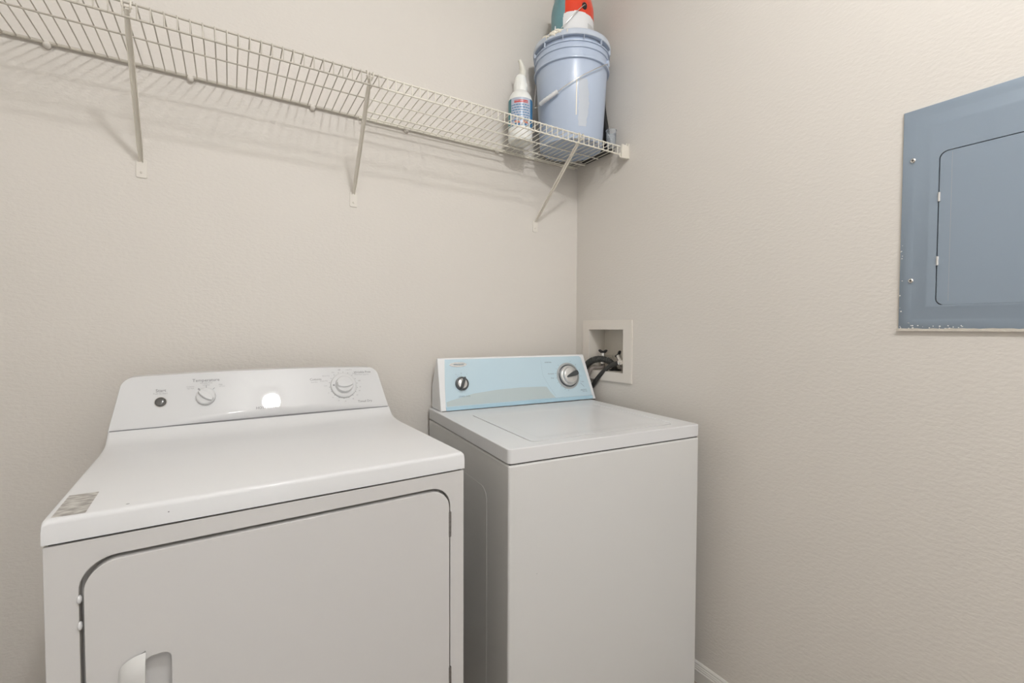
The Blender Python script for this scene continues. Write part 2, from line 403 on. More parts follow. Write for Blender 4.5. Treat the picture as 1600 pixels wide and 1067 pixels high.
text_into(b, 'Timed Dry', C0, .6110, .0205, .0098)
for k in range(18):
    an = 2*pi*k/18+.1; cx, cy = .5522, .0785
    bar(b, C0, cx+.0405*cos(an), cy+.0405*sin(an), cx+.043*cos(an), cy+.043*sin(an), .0013)
for tx, an in (('Less', 178), ('Damp Dry', 163), ('Extra Dry', 146), ('Dry', 122), ('Off', 99), ('Less Dry', 66), ('Damp', 44), ('Cool Down', 33), ('Off', 13), ('70', -10), ('60', -24), ('50', -42), ('40', -62), ('30', -90), ('20', -112), ('10', -135), ('5', -155)):
    R_ = .0505+.0016*max(0, len(tx)-3)*abs(cos(radians(an)))
    text_into(b, tx, C0, .5522+R_*cos(radians(an)), .0765+R_*sin(radians(an)), .0052, mi=1 if tx != 'Off' else 0)
b.build('lettering', ['ink', 'ink_soft'], con, fix=False)
# start button
b = MB(); bf = lambda x, y, h: C0(.1003+x, .0640+y, h)
b.lathe([(.0135, 0), (.0135, .0008), (.0122, .0012)], bf, 28, 1); b.lathe([(.0118, .0004), (.0116, .003), (.0095, .0048), (.005, .0058), (0, .006)], bf, 28)
b.build('start_button', ['button', 'recess'], con, smooth=True)
# temperature knob
b = MB(); kf = lambda x, y, h: C0(.1964+x, .0700+y, h)
b.lathe([(.0222, 0), (.0225, .002), (.0218, .008), (.0200, .0105), (.0185, .0112), (0, .0112)], kf, 40)
kn = b.build('temperature_knob', 'plastic', con, smooth=True)
def grip(mb, kf, L, Wd, h0, h1, ang, taper=.55):
    c, s = cos(ang), sin(ang); P = []
    n = 10
    for k in range(n+1):
        t = -L+2*L*k/n; wv = Wd*sqrt(max(0.08, 1-(t/(L*1.12))**2)); P.append((t, wv))
    poly = [(t, wv) for t, wv in P]+[(t, -wv) for t, wv in reversed(P)]
    lo = [kf(x*c-y*s, x*s+y*c, h0) for x, y in poly]; hi = [kf(x*.93*c-y*taper*s, x*.93*s+y*taper*c, h1) for x, y in poly]
    N = len(poly); mb.add(lo+hi, [(i, (i+1) % N, N+(i+1) % N, N+i) for i in range(N)]+[tuple(range(N, 2*N))])
b = MB(); grip(b, kf, .0195, .0090, .010, .019, radians(140), .8); g = b.build('grip', 'plastic', kn, smooth=True, bevel=.001)
b = MB(); bar(b, kf, -.0175, .0148, -.0120, .0102, .0010, d=.0214); b.build('pointer', 'ink', kn)
# cycle dial
b = MB(); kf2 = lambda x, y, h: C0(.5522+x, .0765+y, h)
b.lathe([(.0385, 0), (.0388, .002), (.0378, .0055), (.0355, .0075), (.0285, .0082), (.0278, .0076), (.0262, .0076), (.0255, .009), (.0248, .016), (.0232, .0185), (.0215, .019), (0, .019)], kf2, 56)
kd = b.build('cycle_dial', 'plastic', con, smooth=True)
b = MB(); grip(b, kf2, .0232, .0128, .018, .027, radians(3), .85); b.build('grip', 'plastic', kd, smooth=True, bevel=.001)
b = MB(); b.add([kf2(-.0345, .0008, .0087), kf2(-.0285, .0040, .0087), kf2(-.0285, -.0024, .0087)], [(0, 1, 2)]); b.build('pointer', 'ink', kd)
# worn sticker and paint chips on top
TZ = lambda p, q, d: Vector((p, q, DZ+d))
b = MB(); b.prism([(.0095, .0075), (.0475, .0065), (.0470, .112), (.0095, .114)], TZ, .0001, .0004)
b.build('sticker', 'sticker', dry)['label'] = 'worn grey printed sticker at the front left corner'
b = MB()
for (x, y, rx, ry) in ((.0957, .0158, .0026, .0017), (.163, .438, .0012, .0016), (.168, .425, .0007, .0009), (.63, .05, .0008, .0006), (.45, .2, .0006, .0006)): disc(b, TZ, x, y, rx, ry, .0003, 8)
disc(b, FF, .1485, .9215, .0012, .001, .0045, 8)
b.build('enamel_chips', 'ink', dry)

# ------------------------------------------------------------------ WASHING MACHINE
WW, WR, WZ = .686, radians(-4.2424), .9164
WX, WY = -.0973-WW*cos(WR), -.7329-WW*sin(WR)
was = thing('washing_machine', 'white top-loading washing machine with a light blue control panel, in the corner', 'washer', (WX, WY, 0), WR)
b = MB(); b.box((.0015, .0015, .02), (WW-.0015, .668, WZ-.0415)); b.build('cabinet', 'enamel', was, bevel=.007, seg=4)
MB().box((.006, .006, WZ-.043), (WW-.006, .66, WZ-.038)).build('seam', 'gap', was)
MB().box((.02, .03, .001), (WW-.02, .64, .02)).build('plinth', 'gap', was)
# embossed side panel facing the dryer
b = MB(); b.prism(rrect(.135, .12, .62, .775, .035), lambda p, q, d: Vector((.0015-d, p, q)), -.001, .0004); b.build('side_panel', 'enamel', was)
# top panel with a sunk well for the lid
WF = lambda p, q, d: Vector((p, q, WZ+d))
b = MB(); outer = rrect(0, 0, WW, .67, .012, 5); inner = rrect(.0925, .0420, .6120, .468, .016, 6)
O, I = ring_face(b, outer, inner, (.35, .25), WF, 0)
walls(b, O, WF, 0, -.0386); b.add([WF(p, q, -.0386) for p, q in O], [tuple(range(len(O)))])
walls(b, I, WF, 0, -.008); b.add([WF(p, q, -.008) for p, q in I], [tuple(range(len(I)))])
b.build('top_panel', 'enamel_top_lit', was, bevel=.006, seg=4, ang=60)
b = MB(); lo = rrect(.0940, .0435, .6105, .4665, .015, 6); li = rrect(.128, .075, .575, .435, .02, 6); li2 = rrect(.140, .087, .563, .423, .02, 6)
O, I = ring_face(b, lo, li, (.35, .25), WF, .0006); O2, I2 = ring_face(b, lo, li, (.35, .25), WF, -.007)
n = len(O); walls(b, O, WF, .0006, -.007)
ca, cb = (.3515, .255)
st = [(1, .0006), (.985, .0001), (.96, -.0006), (.8, -.0012), (.5, -.0018), (.2, -.002)]
for (s0, d0), (s1, d1) in zip(st, st[1:]):
    A = [WF(ca+(p-ca)*s0, cb+(q-cb)*s0, d0) for p, q in I]; B_ = [WF(ca+(p-ca)*s1, cb+(q-cb)*s1, d1) for p, q in I]
    b.add(A+B_, [(i, (i+1) % n, n+(i+1) % n, n+i) for i in range(n)])
b.add([WF(ca+(p-ca)*.2, cb+(q-cb)*.2, -.002) for p, q in I], [tuple(range(n))])
b.add([WF(p, q, -.007) for p, q in I2], [tuple(range(n))])
b.build('lid', 'enamel_top_lit', was, smooth=True)
b = MB(); b.tube([WF(.6215, .06, .0), WF(.6215, .46, .0)], .0022, 8); b.build('lid_ridge', 'enamel_top_lit', was, smooth=True)
# console body: profile extruded between two slightly different ends
T2 = radians(15); WFr = frame((0, .5666, WZ+.0012), (1, 0, 0), (0, sin(T2), cos(T2)), (0, -cos(T2), sin(T2)))
prof = [(.5666, 0), (.672, 0), (.672, .082), (.628, .186), (.6215, .1905), (.6165, .189)]
b = MB()
L = [(.0144, .0144, .0144, .0172, .0174, .0174), (.7130, .7130, .7000, .6830, .6800, .6790)]
# keep the right hand end a little wider at its foot, as in the photo
vs = [Vector((L[0][i], p, WZ+.0012+z)) for i, (p, z) in enumerate(prof)]+[Vector((L[1][i], p, WZ+.0012+z)) for i, (p, z) in enumerate(prof)]
n = len(prof); b.add(vs, [(i, (i+1) % n, n+(i+1) % n, n+i) for i in range(n)]+[tuple(range(n)), tuple(range(n, 2*n))])
wcon = b.build('control_console', 'cap_white', was, bevel=.007, seg=3, ang=30)
MB().box((.02, .5655, WZ-.0002), (.708, .60, WZ+.0018)).build('console_seam', 'gap', was)
# blue fascia
b = MB(); fas = [(.0345, .012), (.694, .0185), (.6935, .026), (.6905, .05), (.6640, .183), (.655, .1895), (.0455, .1915), (.0385, .1)]
b.prism(fas, WFr, -.002, .0012)
fa = b.build('fascia', 'blue', wcon, bevel=.0006)
b = MB(); st_ = [(.0355, .0005), (.6965, .0020), (.6960, .0175), (.0345, .0135)]
b.prism(st_, WFr, -.002, .0024); b.build('fascia_strip', 'blue_dark', wcon, bevel=.0008)
W1 = lambda p, q, d: WFr(p, q, .0013+d)
sw = [(.0385, .0160), (.0378, .0325)]+[(.05+.1*k, [.036, .058, .0665, .0695, .0675][k]) for k in range(5)]+[(.4725, .0655), (.4870, .043), (.5075, .0190)]
b = MB(); b.prism(sw, W1, 0, .0003); b.build('fascia_swoosh', 'swoosh', fa)
b = MB(); cx, cy = .5900, .110
arc = []
for k in range(25):
    t = k/24; q = .176-.150*t; a = .4605+.0*t+ (.046*max(0, t-.38)**1.25*2.0); arc.append((a, q))
for (p0, q0), (p1, q1) in zip(arc, arc[1:]): bar(b, W1, p0, q0, p1, q1, .0010, .0004)
b.build('fascia_arc', 'fascia_line', fa)
# badge with maker's lettering
b = MB(); disc(b, W1, .0965, .1705, .0335, .0082, .0009, 32, 0); disc(b, W1, .0965, .1705, .0345, .0092, .0005, 32, 2)
disc(b, W1, .0965, .1710, .0240, .0040, .0011, 24, 2)
text_into(b, 'Whirlpool', W1, .0985, .1675, .0095, d=.0014, mi=1)
b.build('badge', ['silver', 'ink_blue', 'silver_ring'], fa, fix=False)
# lettering
b = MB()
text_into(b, 'LOAD SIZE', W1, .1105, .0470, .0078, d=.0008, spacing=1.25)
text_into(b, 'NORMAL', W1, .4945, .1640, .0074, sx=1.1)
text_into(b, 'Permanent', W1, .5020, .1160, .0068); text_into(b, 'Press', W1, .5060, .0975, .0068)
text_into(b, 'Rinse', W1, .6560, .0760, .0060); text_into(b, 'DELICATE', W1, .6540, .0405, .0070); text_into(b, 'Knits / Silks', W1, .6600, .0345, .0052)
text_into(b, 'S', W1, .084, .131, .0065); text_into(b, 'M', W1, .106, .1350, .0060); text_into(b, 'L', W1, .128, .131, .0060)
bar(b, W1, .6430, .0720, .6600, .0550, .0012, .0003)
for an in (134, 152, 170, 188, 206, 225, 246, 262, 72, 45, 20, -5, -25):
    r0 = radians(an); bar(b, W1, .5865+.061*cos(r0), .1075+.061*sin(r0), .5865+.0655*cos(r0), .1075+.0655*sin(r0), .0011, .0003)
for an in (150, 120, 90, 62): r0 = radians(an); bar(b, W1, .105+.029*cos(r0), .0985+.029*sin(r0), .105+.032*cos(r0), .0985+.032*sin(r0), .0009, .0003)
b.build('lettering', 'ink_blue', fa, fix=False)
# load size knob
k3 = lambda x, y, h: W1(.1045+x, .0975+y, h)
b = MB(); b.lathe([(.0262, 0), (.0265, .003), (.0250, .008), (.0205, .0095), (.0185, .009)], k3, 40)
kn = b.build('load_size_knob', 'dark', wcon, smooth=True)
MB().lathe([(.0186, .004), (.0186, .0098), (.0165, .0115), (0, .0120)], k3, 36).build('knob_face', 'silver', kn, smooth=True)
b = MB(); grip(b, k3, .0255, .0062, .008, .024, radians(68)); b.build('grip', 'dark', kn, smooth=True, bevel=.001)
# cycle dial
k4 = lambda x, y, h: W1(.5850+x, .1060+y, h)
b = MB(); b.lathe([(.0560, 0), (.0560, .0012), (.0500, .0020), (.0468, .0020)], k4, 56); kr = b.build('cycle_dial', 'silver_ring', wcon, smooth=True)
b = MB(); b.lathe([(.0470, .0005), (.0470, .006), (.0440, .0075), (.0430, .006)], k4, 56); b.build('dial_ring', 'dark', kr, smooth=True)
b = MB(); b.lathe([(.0432, .004), (.0430, .010), (.0405, .0135), (.0365, .0150), (.0350, .0145), (.0345, .021), (.0330, .0245), (.0305, .0260), (0, .0265)], k4, 56); b.build('dial_face', 'silver', kr, smooth=True)
b = MB(); c_, s_ = cos(radians(17)), sin(radians(17))
P = [(-.026, 0), (-.022, .0038), (-.008, .0068), (.010, .0098), (.026, .0108), (.0325, .0080), (.034, 0), (.0325, -.0080), (.026, -.0108), (.010, -.0098), (-.008, -.0068), (-.022, -.0038)]
b.prism([(x*c_-y*s_, x*s_+y*c_) for x, y in P], k4, .025, .034); b.build('grip', 'dark', kr, bevel=.002, seg=2)
# small scuffs on the front
b = MB(); WFF = lambda p, q, d: Vector((p, .0015-d, q))
disc(b, WFF, .085, .58, .0015, .001, .0002, 8); disc(b, WFF, .60, .765, .0010, .0008, .0002, 8)
b.build('scuffs', 'ink_soft', was)

# ------------------------------------------------------------------ WIRE SHELVES
ZS = 1.9476; LIP = .0321; FD = -.3045; MID = -.1644
def shelf(x0, x1, m, label, phase, extra):
    t = thing('wire_shelf', label, 'wire shelf', ((x0+x1)/2, 0, ZS), 0); cx = (x0+x1)/2
    def rod(name, y, z, r, a=x0, c=x1):
        o = MB().tube([(a-cx, y, z), (c-cx, y, z)], r, 10).build(name, m, t, smooth=True); return o
    rod('back_rail', -.0085, 0, .0046); rod('middle_rail', MID, -.0042, .0022)
    rod('front_rail', FD, 0, .0026); rod('lip_rail', FD-.001, -LIP, .0026)
    if extra: rod('second_back_rail', -.078, -.0056, .0030); rod('lower_back_rail', -.030, -.004, .0026)
    # every cross wire runs back to front and bends down over the front rail to the lip rail
    k = math.ceil((x0-phase)/.0248)
    proto = MB().tube([(0, -.006, -.001), (0, FD+.004, .0010), (0, FD-.0022, .0022), (.0006, FD-.0040, -.0010), (.0010, FD-.0042, -.0050), (.0014, FD-.0042, -LIP-.002)], .00155, 6).build('cross_wire', m, t, smooth=True)
    first = True
    while phase+k*.0248 < x1-.003:
        o = proto if first else proto.copy()
        if not first: COL.objects.link(o); o.parent = t
        first = False; o.location = (phase+k*.0248-cx, 0, 0); k += 1
    return t
PH = -1.4185
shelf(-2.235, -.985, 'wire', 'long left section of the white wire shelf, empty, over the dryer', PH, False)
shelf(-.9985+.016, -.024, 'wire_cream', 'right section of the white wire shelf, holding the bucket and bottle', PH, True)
# shelf brackets
def bracket(xf, xt, m, label):
    t = thing('shelf_bracket', label, 'bracket', (xf, 0, 1.66), 0, None)
    b = MB(); b.prism(rrect(-.0125, -.0215, .0125, .030, .004), lambda p, q, d: Vector((p, -d, q)), 0, .003)
    pl = b.build('wall_plate', 'bracket_paint', t, bevel=.001)
    MB().lathe([(.0040, .003), (.0036, .0048), (.0014, .0054), (.0012, .0040), (0, .0040)], lambda x, y, h: Vector((x, -h, y-.006)), 14).build('screw', 'bracket_paint', pl, smooth=True)
    b = MB(); A = Vector((0, -.003, .022)); Bv = Vector((xt-xf, FD+.004, ZS-1.66-.012))
    d = (Bv-A).normalized(); sx = Vector((1, 0, 0)); ny = d.cross(sx).normalized()
    N = 8; sec = [(-1, -.55), (-.78, .55), (0, .72), (.78, .55), (1, -.55), (.72, -.55), (.5, .2), (0, .34), (-.5, .2), (-.72, -.55)]
    vs = []; K = 9
    for k in range(K+1):
        t_ = k/K; wv = .0068 if 0 < k < K else .0045
        c = A+(Bv-A)*t_
        for (p, q) in sec: vs.append(c+sx*p*wv+ny*q*wv)
    n = len(sec); b.add(vs, [(k*n+i, k*n+(i+1) % n, (k+1)*n+(i+1) % n, (k+1)*n+i) for k in range(K) for i in range(n)]+[tuple(range(n)), tuple(range(K*n, K*n+n))])
    b.build('brace', m, t, smooth=False, bevel=.0006)
    b = MB(); zt = ZS-1.66
    for s in (-1, 1): b.tube(spline([(xt-xf+s*.005, FD+.006, zt-.016), (xt-xf+s*.0075, FD-.0045, zt-.010), (xt-xf+s*.0085, FD-.0050, zt+.0015), (xt-xf+s*.0095, FD+.001, zt+.0055), (xt-xf+s*.0095, FD+.009, zt+.0035)], 5), .0019, 6)
    b.tube([(xt-xf-.010, FD+.004, zt-.0065), (xt-xf+.010, FD+.004, zt-.0065)], .0022, 6)
    b.build('rail_hook', m, t, smooth=True)
    return t
bracket(-1.576, -1.560, 'bracket', 'white shelf bracket over the left half of the dryer')
bracket(-1.0005, -1.020, 'bracket', 'white shelf bracket between the dryer and the washer')
bracket(-.2355, -.2375, 'bracket', 'white shelf bracket under the grey bucket, nearest the corner')
# round wall clips holding the back rail
CL = [(-1.761, 'leftmost small round wall clip, left of the first shelf bracket'), (-1.459, 'small round wall clip just right of the first shelf bracket'),
      (-1.130, 'small round wall clip just left of the middle shelf bracket'), (-.812, 'small round wall clip just right of the middle shelf bracket'),
      (-.430, 'small round wall clip below the white spray bottle')]
b = MB(); b.lathe([(0, -.0185), (.0035, -.018), (.0072, -.0145), (.0085, -.009), (.0080, -.002), (.0065, 0), (0, 0)], lambda x, y, h: Vector((x, h, y-.004)), 18)
b.box((-.0052, -.0135, -.002), (.0052, -.001, .0065))
clip = b.build('wall_clip', 'bracket_paint', None, smooth=True)
for i, (x, lb) in enumerate(CL):
    o = clip if i == 0 else clip.copy()
    if i: COL.objects.link(o)
    o.location = (x, -.0005, ZS-.0015); tag(o, lb, 'clip', 'wall clips along the back rail')
# end bracket on the right wall
t = thing('end_bracket', 'white plastic end bracket carrying the shelf front on the right wall', 'bracket', (0, -.31, 1.93))
b = MB(); b.prism([(-.030, -.033), (.020, -.030), (.022, .019), (-.026, .022)], lambda p, q, d: Vector((-.020+p*.72, d, q)), -.012, -.002); b.build('front_plate', 'bracket', t, bevel=.0015)
MB().box((-.004, -.012, -.03), (-.0003, .02, .030)).build('wall_plate', 'bracket', t, bevel=.001)
b = MB(); b.tube(spline([(-.040, 0, .012), (-.025, -.001, .016), (-.012, -.001, .020), (-.005, -.001, .032)], 6), .0028, 8)
b.tube(spline([(-.038, -.006, -.030), (-.046, -.006, -.028), (-.048, -.006, -.020), (-.046, -.006, -.014)], 5), .0028, 8)
b.build('hook', 'bracket', t, smooth=True)
MB().lathe([(0, .003), (.0032, .0025), (.0035, 0)], lambda x, y, h: Vector((-.004-h, x+.004, y+.026)), 12).build('screw', 'steel', t, smooth=True)

# ------------------------------------------------------------------ BUCKET on the shelf
ZD = ZS+.0016
BX, BY = -.1705, -.1620
bk = thing('plastic_bucket', 'large grey-blue lidded plastic bucket with a white-gripped wire handle', 'bucket', (BX, BY, ZD))
def R_(z): return .1265+(.1470-.1265)*z/.36
pr = [(0, .004), (.118, .004), (.120, 0), (R_(0)-.003, 0), (R_(0), .004), (R_(.29), .292), (R_(.292)+.0085, .2925), (R_(.292)+.0098, .297), (R_(.292)+.0085, .301), (R_(.31)+.001, .302),
      (R_(.330)+.001, .330), (R_(.33)+.0055, .331), (R_(.33)+.0058, .334), (R_(.33)+.0035, .3355), (R_(.35)+.0015, .352), (R_(.35)+.0062, .3525), (R_(.35)+.0066, .356), (R_(.35)+.001, .357), (.1385, .3575), (.1375, .390)]
b = MB(); b.lathe(pr, ID, 96); body = b.build('body', 'pail', bk, smooth=True)
# lid with rim notches
b = MB(); b.lathe([(.1390, .377), (.1545, .3745), (.1565, .3765), (.1560, .390), (.1535, .397), (.1460, .4015), (.1420, .4025), (.1385, .401), (.1365, .3975), (.10, .3965), (0, .3965)], ID, 96)
lid = b.build('lid', 'pail_lid', bk, smooth=True)
tab = MB().box((-.0007, .1490, .3560), (.0007, .1563, .3780)).build('lid_tab', 'pail_lid', lid)
for k in range(12):
    o = tab if k == 0 else tab.copy()
    if k: COL.objects.link(o); o.parent = lid
    o.rotation_euler = (0, 0, 2*pi*k/12+.155)
# handle: wire from the two ears round the front, with a grip
cdir = math.atan2(CAM.y-BY, CAM.x-BX)           # direction facing the room
def bp(az, z, off): rr = R_(z)+off; return Vector((rr*cos(cdir+az), rr*sin(cdir+az), z))
def hz(az): return .283-.115*cos(az*0.92)**1.0
hp_ = []
pts = [(radians(74), .318, .006), (radians(58), .292, .011), (radians(40), .262, .013), (radians(18), .226, .013), (radians(-6), .190, .013), (radians(-28), .161, .014), (radians(-52), .150, .016), (radians(-74), .162, .015), (radians(-95), .215, .012), (radians(-106), .30, .008)]
sp = spline([bp(*p) for p in pts], 8)
b = MB(); b.tube(sp, .0018, 8); h = b.build('bail_handle', 'chrome', bk, smooth=True)
gp = [bp(radians(-20), .1710, .015), bp(radians(-30), .1605, .0165), bp(radians(-41), .1530, .018), bp(radians(-51), .1500, .0175)]
gs = spline(gp, 6)
b = MB(); b.tube(gs, .0075, 14, radii=[.0078+.0006*sin(i*2.2) for i in range(len(gs))]); b.build('grip', 'white_label', h, smooth=True)
for az in (74, -106):
    b = MB(); a = cdir+radians(az); e = Vector((cos(a), sin(a), 0)); c0 = e*(R_(.29)-.002)+Vector((0, 0, .317)); sxv = Vector((-sin(a), cos(a), 0))
    b.lathe([(.013, 0), (.013, .010), (.010, .013), (0, .013)], lambda x, y, hh, c0=c0, e=e, sxv=sxv: c0+sxv*x+Vector((0, 0, 1))*y+e*hh, 20); b.build('handle_ear', 'pail', bk, smooth=True)
# dried paint: run down the side, smear, blob on the lid
b = MB()
def patch(az0, az1, z0, z1, off, mi=0, n=8):
    vs = []; 
    for j in range(n+1):
        z = z0+(z1-z0)*j/n
        for i in range(5): vs.append(bp(az0+(az1-az0)*i/4, z, off))
    b.add(vs, [(j*5+i, j*5+i+1, (j+1)*5+i+1, (j+1)*5+i) for j in range(n) for i in range(4)], mi)
patch(radians(7.5), radians(9.2), .085, .222, .0012, 0)
b.build('paint_run', 'paint_splash', body, smooth=True)
b = MB(); random.seed(4)
az0, az1 = radians(12), radians(30); vs = []; n = 22
for j in range(n+1):
    z = .045+.175*j/n
    for i in range(7):
        wob = .012*sin(j*1.3)+.012*sin(j*2.9+1)
        vs.append(bp(az0+(az1-az0)*i/6*(.75+.25*sin(pi*j/n))+wob*(1 if i in (0, 6) else 0), z, .0006))
b.add(vs, [(j*7+i, j*7+i+1, (j+1)*7+i+1, (j+1)*7+i) for j in range(n) for i in range(6)])
b.build('paint_smear', 'cream_film', body, smooth=True)
b = MB(); random.seed(7)
for L_, (c0_, c1_, rad0, zc) in enumerate(((-52, 2, .1490, .3975), (-46, -8, .1535, .3930), (-40, -14, .1560, .3880))):
    NP = 34; pp = []; rr = []
    for k in range(NP+1):
        az = cdir+radians(c0_+(c1_-c0_)*k/NP); e = min(1, k/5, (NP-k)/6)
        r0 = rad0+.0018*sin(k*.7+L_*2); pp.append((r0*cos(az), r0*sin(az), zc+.0022*sin(k*.43+L_)))
        rr.append((.0042+.0018*sin(k*.36+.6+L_)+.0008*sin(k*1.1))*max(.2, e))
    b.tube(pp, .005, 10, radii=rr)
for az, zt, zb, wd in ((-38, .394, .380, .0030), (-24, .394, .377, .0034), (-17, .394, .384, .0028), (-6, .392, .381, .0022)):
    a = cdir+radians(az); b.tube([(.1555*cos(a), .1555*sin(a), zt), (.1572*cos(a), .1572*sin(a), (zt+zb)/2), (.1572*cos(a), .1572*sin(a), zb)], wd, 8, radii=[wd, wd*.9, wd*.4])
b.build('dried_paint', 'paint_splash', lid, smooth=True)

# ------------------------------------------------------------------ PAINT CAN on the bucket
PX, PY, PZ = -.1650, -.1590, ZD+.3968
pc = thing('paint_can', 'red, white and teal paint can standing on the bucket lid', 'paint can', (PX, PY, PZ))
PR = .0855; PHt = .215
def PRz(z): return PR-(.013*min(1, (z-.142)/.060)**1.8 if z > .142 else 0)
cd2 = math.atan2(CAM.y-PY, CAM.x-PX)
b = MB(); b.lathe([(0, .003), (PR-.004, .003), (PR-.002, 0), (PR+.0015, .0015), (PR+.0012, .005), (PR-.0005, .007), (PR-.0005, .142)]+[(PRz(.142+.065*k/8)-.0005, .142+.065*k/8) for k in range(1, 9)]+[(PR-.010, PHt-.006), (PR-.011, PHt-.001), (PR-.018, PHt), (0, PHt)], ID, 64)
can = b.build('can', 'tin', pc, smooth=True)
# wrap-around label as a fine grid coloured by region
b = MB(); NA, NZ = 300, 90; vs = []; fs = []; ms = []
z0_, z1_ = .0075, PHt-.0085
for j in range(NZ+1):
    for i in range(NA): a = cd2+2*pi*i/NA; zz = z0_+(z1_-z0_)*j/NZ; vs.append(Vector(((PRz(zz)+.0004)*cos(a), (PRz(zz)+.0004)*sin(a), zz)))
for j in range(NZ):
    for i in range(NA):
        az = math.degrees(2*pi*(i+.5)/NA); az = az-360 if az > 180 else az; z = z0_+(z1_-z0_)*(j+.5)/NZ
        fs.append((j*NA+i, j*NA+(i+1) % NA, (j+1)*NA+(i+1) % NA, (j+1)*NA+i))
        edge = -19.5 if z > .112 else -19.5-6*sqrt(max(0, 1-((z-.078)/.034)**2)) if z > .045 else -19.5+150*(.045-z)
        if az < edge or az > 115: mi = 0
        elif z > .1130-.00010*abs(az-10): mi = 1
        else: mi = 2 if not (44 < az < 74 and .03 < z < .075) else 3
        ms.append(mi)
k = len(b.v); b.v += [tuple(v) for v in vs]; b.f += fs; b.m += ms
b.build('label', ['teal', 'red', 'white_label', 'label_grey'], can, smooth=True)
def cp(az, z, off=0): a = cd2+az; return Vector(((PR+off)*cos(a), (PR+off)*sin(a), z))
b = MB(); a = cd2+radians(33); e = Vector((cos(a), sin(a), 0)); sxv = Vector((-sin(a), cos(a), 0)); c0 = e*(PR-.001)+Vector((0, 0, .136))
b.lathe([(.0115, 0), (.0112, .003), (.0085, .006), (.004, .0072), (0, .0072)], lambda x, y, hh: c0+sxv*x+Vector((0, 0, 1))*y*1.25+e*hh, 20); b.build('handle_ear', 'black', can, smooth=True)
b = MB(); b.tube(spline([cp(radians(33), .136, .006), cp(radians(28), .131, .010), cp(radians(12), .106, .010), cp(radians(-6), .076, .010), cp(radians(-24), .050, .012), cp(radians(-50), .022, .014), cp(radians(-85), .012, .012), cp(radians(-120), .03, .010), cp(radians(-147), .118, .006)], 8), .0015, 8)
b.build('bail_handle', 'chrome', pc, smooth=True)
b = MB(); random.seed(11)
for az, zt, wd in ((-66, .060, .0036), (-51, .078, .0058), (-45, .040, .003), (-37, .034, .004), (-29, .046, .0036), (-22, .05, .003)):
    pth = [cp(radians(az), .004+(zt-.004)*k/6, .001) for k in range(7)]
    b.tube(pth, wd, 10, radii=[wd, wd*.9, wd*.8, wd*.8, wd*.75, wd*.6, wd*.3])
b.build('paint_drips', 'white_label', can, smooth=True)

# ------------------------------------------------------------------ SPRAY BOTTLE
SX, SY = -.3870, -.1150
sb = thing('cleaner_bottle', 'white cleaner bottle with a blue and red label, left of the bucket', 'bottle', (SX, SY, ZD))
br = .0470
b = MB(); b.lathe([(0, .004), (.036, .003), (.040, 0), (br-.003, .002), (br, .008), (br, .157), (br-.0015, .168), (br-.007, .180), (.034, .189), (.027, .194), (.0250, .198), (.0245, .222), (0, .222)], ID, 48)
bt = b.build('bottle_body', 'bottle', sb, smooth=True)
b = MB(); b.lathe([(.0262, .196), (.0272, .199), (.0268, .212), (.0262, .228), (.0235, .236), (.0215, .252), (.0180, .258), (.0130, .262), (0, .262)], ID, 36); b.build('collar', 'bottle', sb, smooth=True)
b = MB(); 
for k in range(24):
    a = 2*pi*k/24; b.tube([(.0268*cos(a), .0268*sin(a), .212), (.0262*cos(a), .0262*sin(a), .227)], .0008, 5)
b.build('collar_ribs', 'bottle', sb)
b = MB(); b.tube(spline([(.006, 0, .256), (.010, -.001, .270), (.009, -.002, .284), (.004, -.003, .298), (-.002, -.004, .311), (-.008, -.005, .319)], 6), .009, 12, radii=[.0165-.0090*min(1, i/26) for i in range(31)])
b.build('nozzle', 'nozzle', sb, smooth=True)
cb = math.atan2(CAM.y-SY, CAM.x-SX)
b = MB(); NA, NZ = 90, 99; z0_, z1_ = .050, .157; A0, A1 = radians(-92), radians(88)
vs = [Vector(((br+.0005)*cos(cb+A0+(A1-A0)*i/NA), (br+.0005)*sin(cb+A0+(A1-A0)*i/NA), z0_+(z1_-z0_)*j/NZ)) for j in range(NZ+1) for i in range(NA+1)]
fs = []; ms = []
for j in range(NZ):
    for i in range(NA):
        u = (i+.5)/NA; v = (j+.5)/NZ; fs.append((j*(NA+1)+i, j*(NA+1)+i+1, (j+1)*(NA+1)+i+1, (j+1)*(NA+1)+i))
        mi = 1 if u < .24 else (0 if u > .80 else 2)
        if .26 < u < .78:
            row = int(v*11)
            if row in (2, 3, 4, 5, 6, 7, 8) and (v*11) % 1 < .30 and (u*13+row*.37) % 1 < .82: mi = 0
            if row in (9,) and .34 < u < .72 and .1 < (v*11+u*.8) % 1 < .9: mi = 3
            if row in (1,) and (u*9+v*5) % 2 < 1.1: mi = 4
            if row in (0,) and (u*11) % 1 < .5: mi = 0
        ms.append(mi)
k = len(b.v); b.v += [tuple(v) for v in vs]; b.f += fs; b.m += ms
b.build('label', ['lab_blue', 'lab_teal', 'lab_light', 'lab_red', 'lab_orange'], bt, smooth=True)

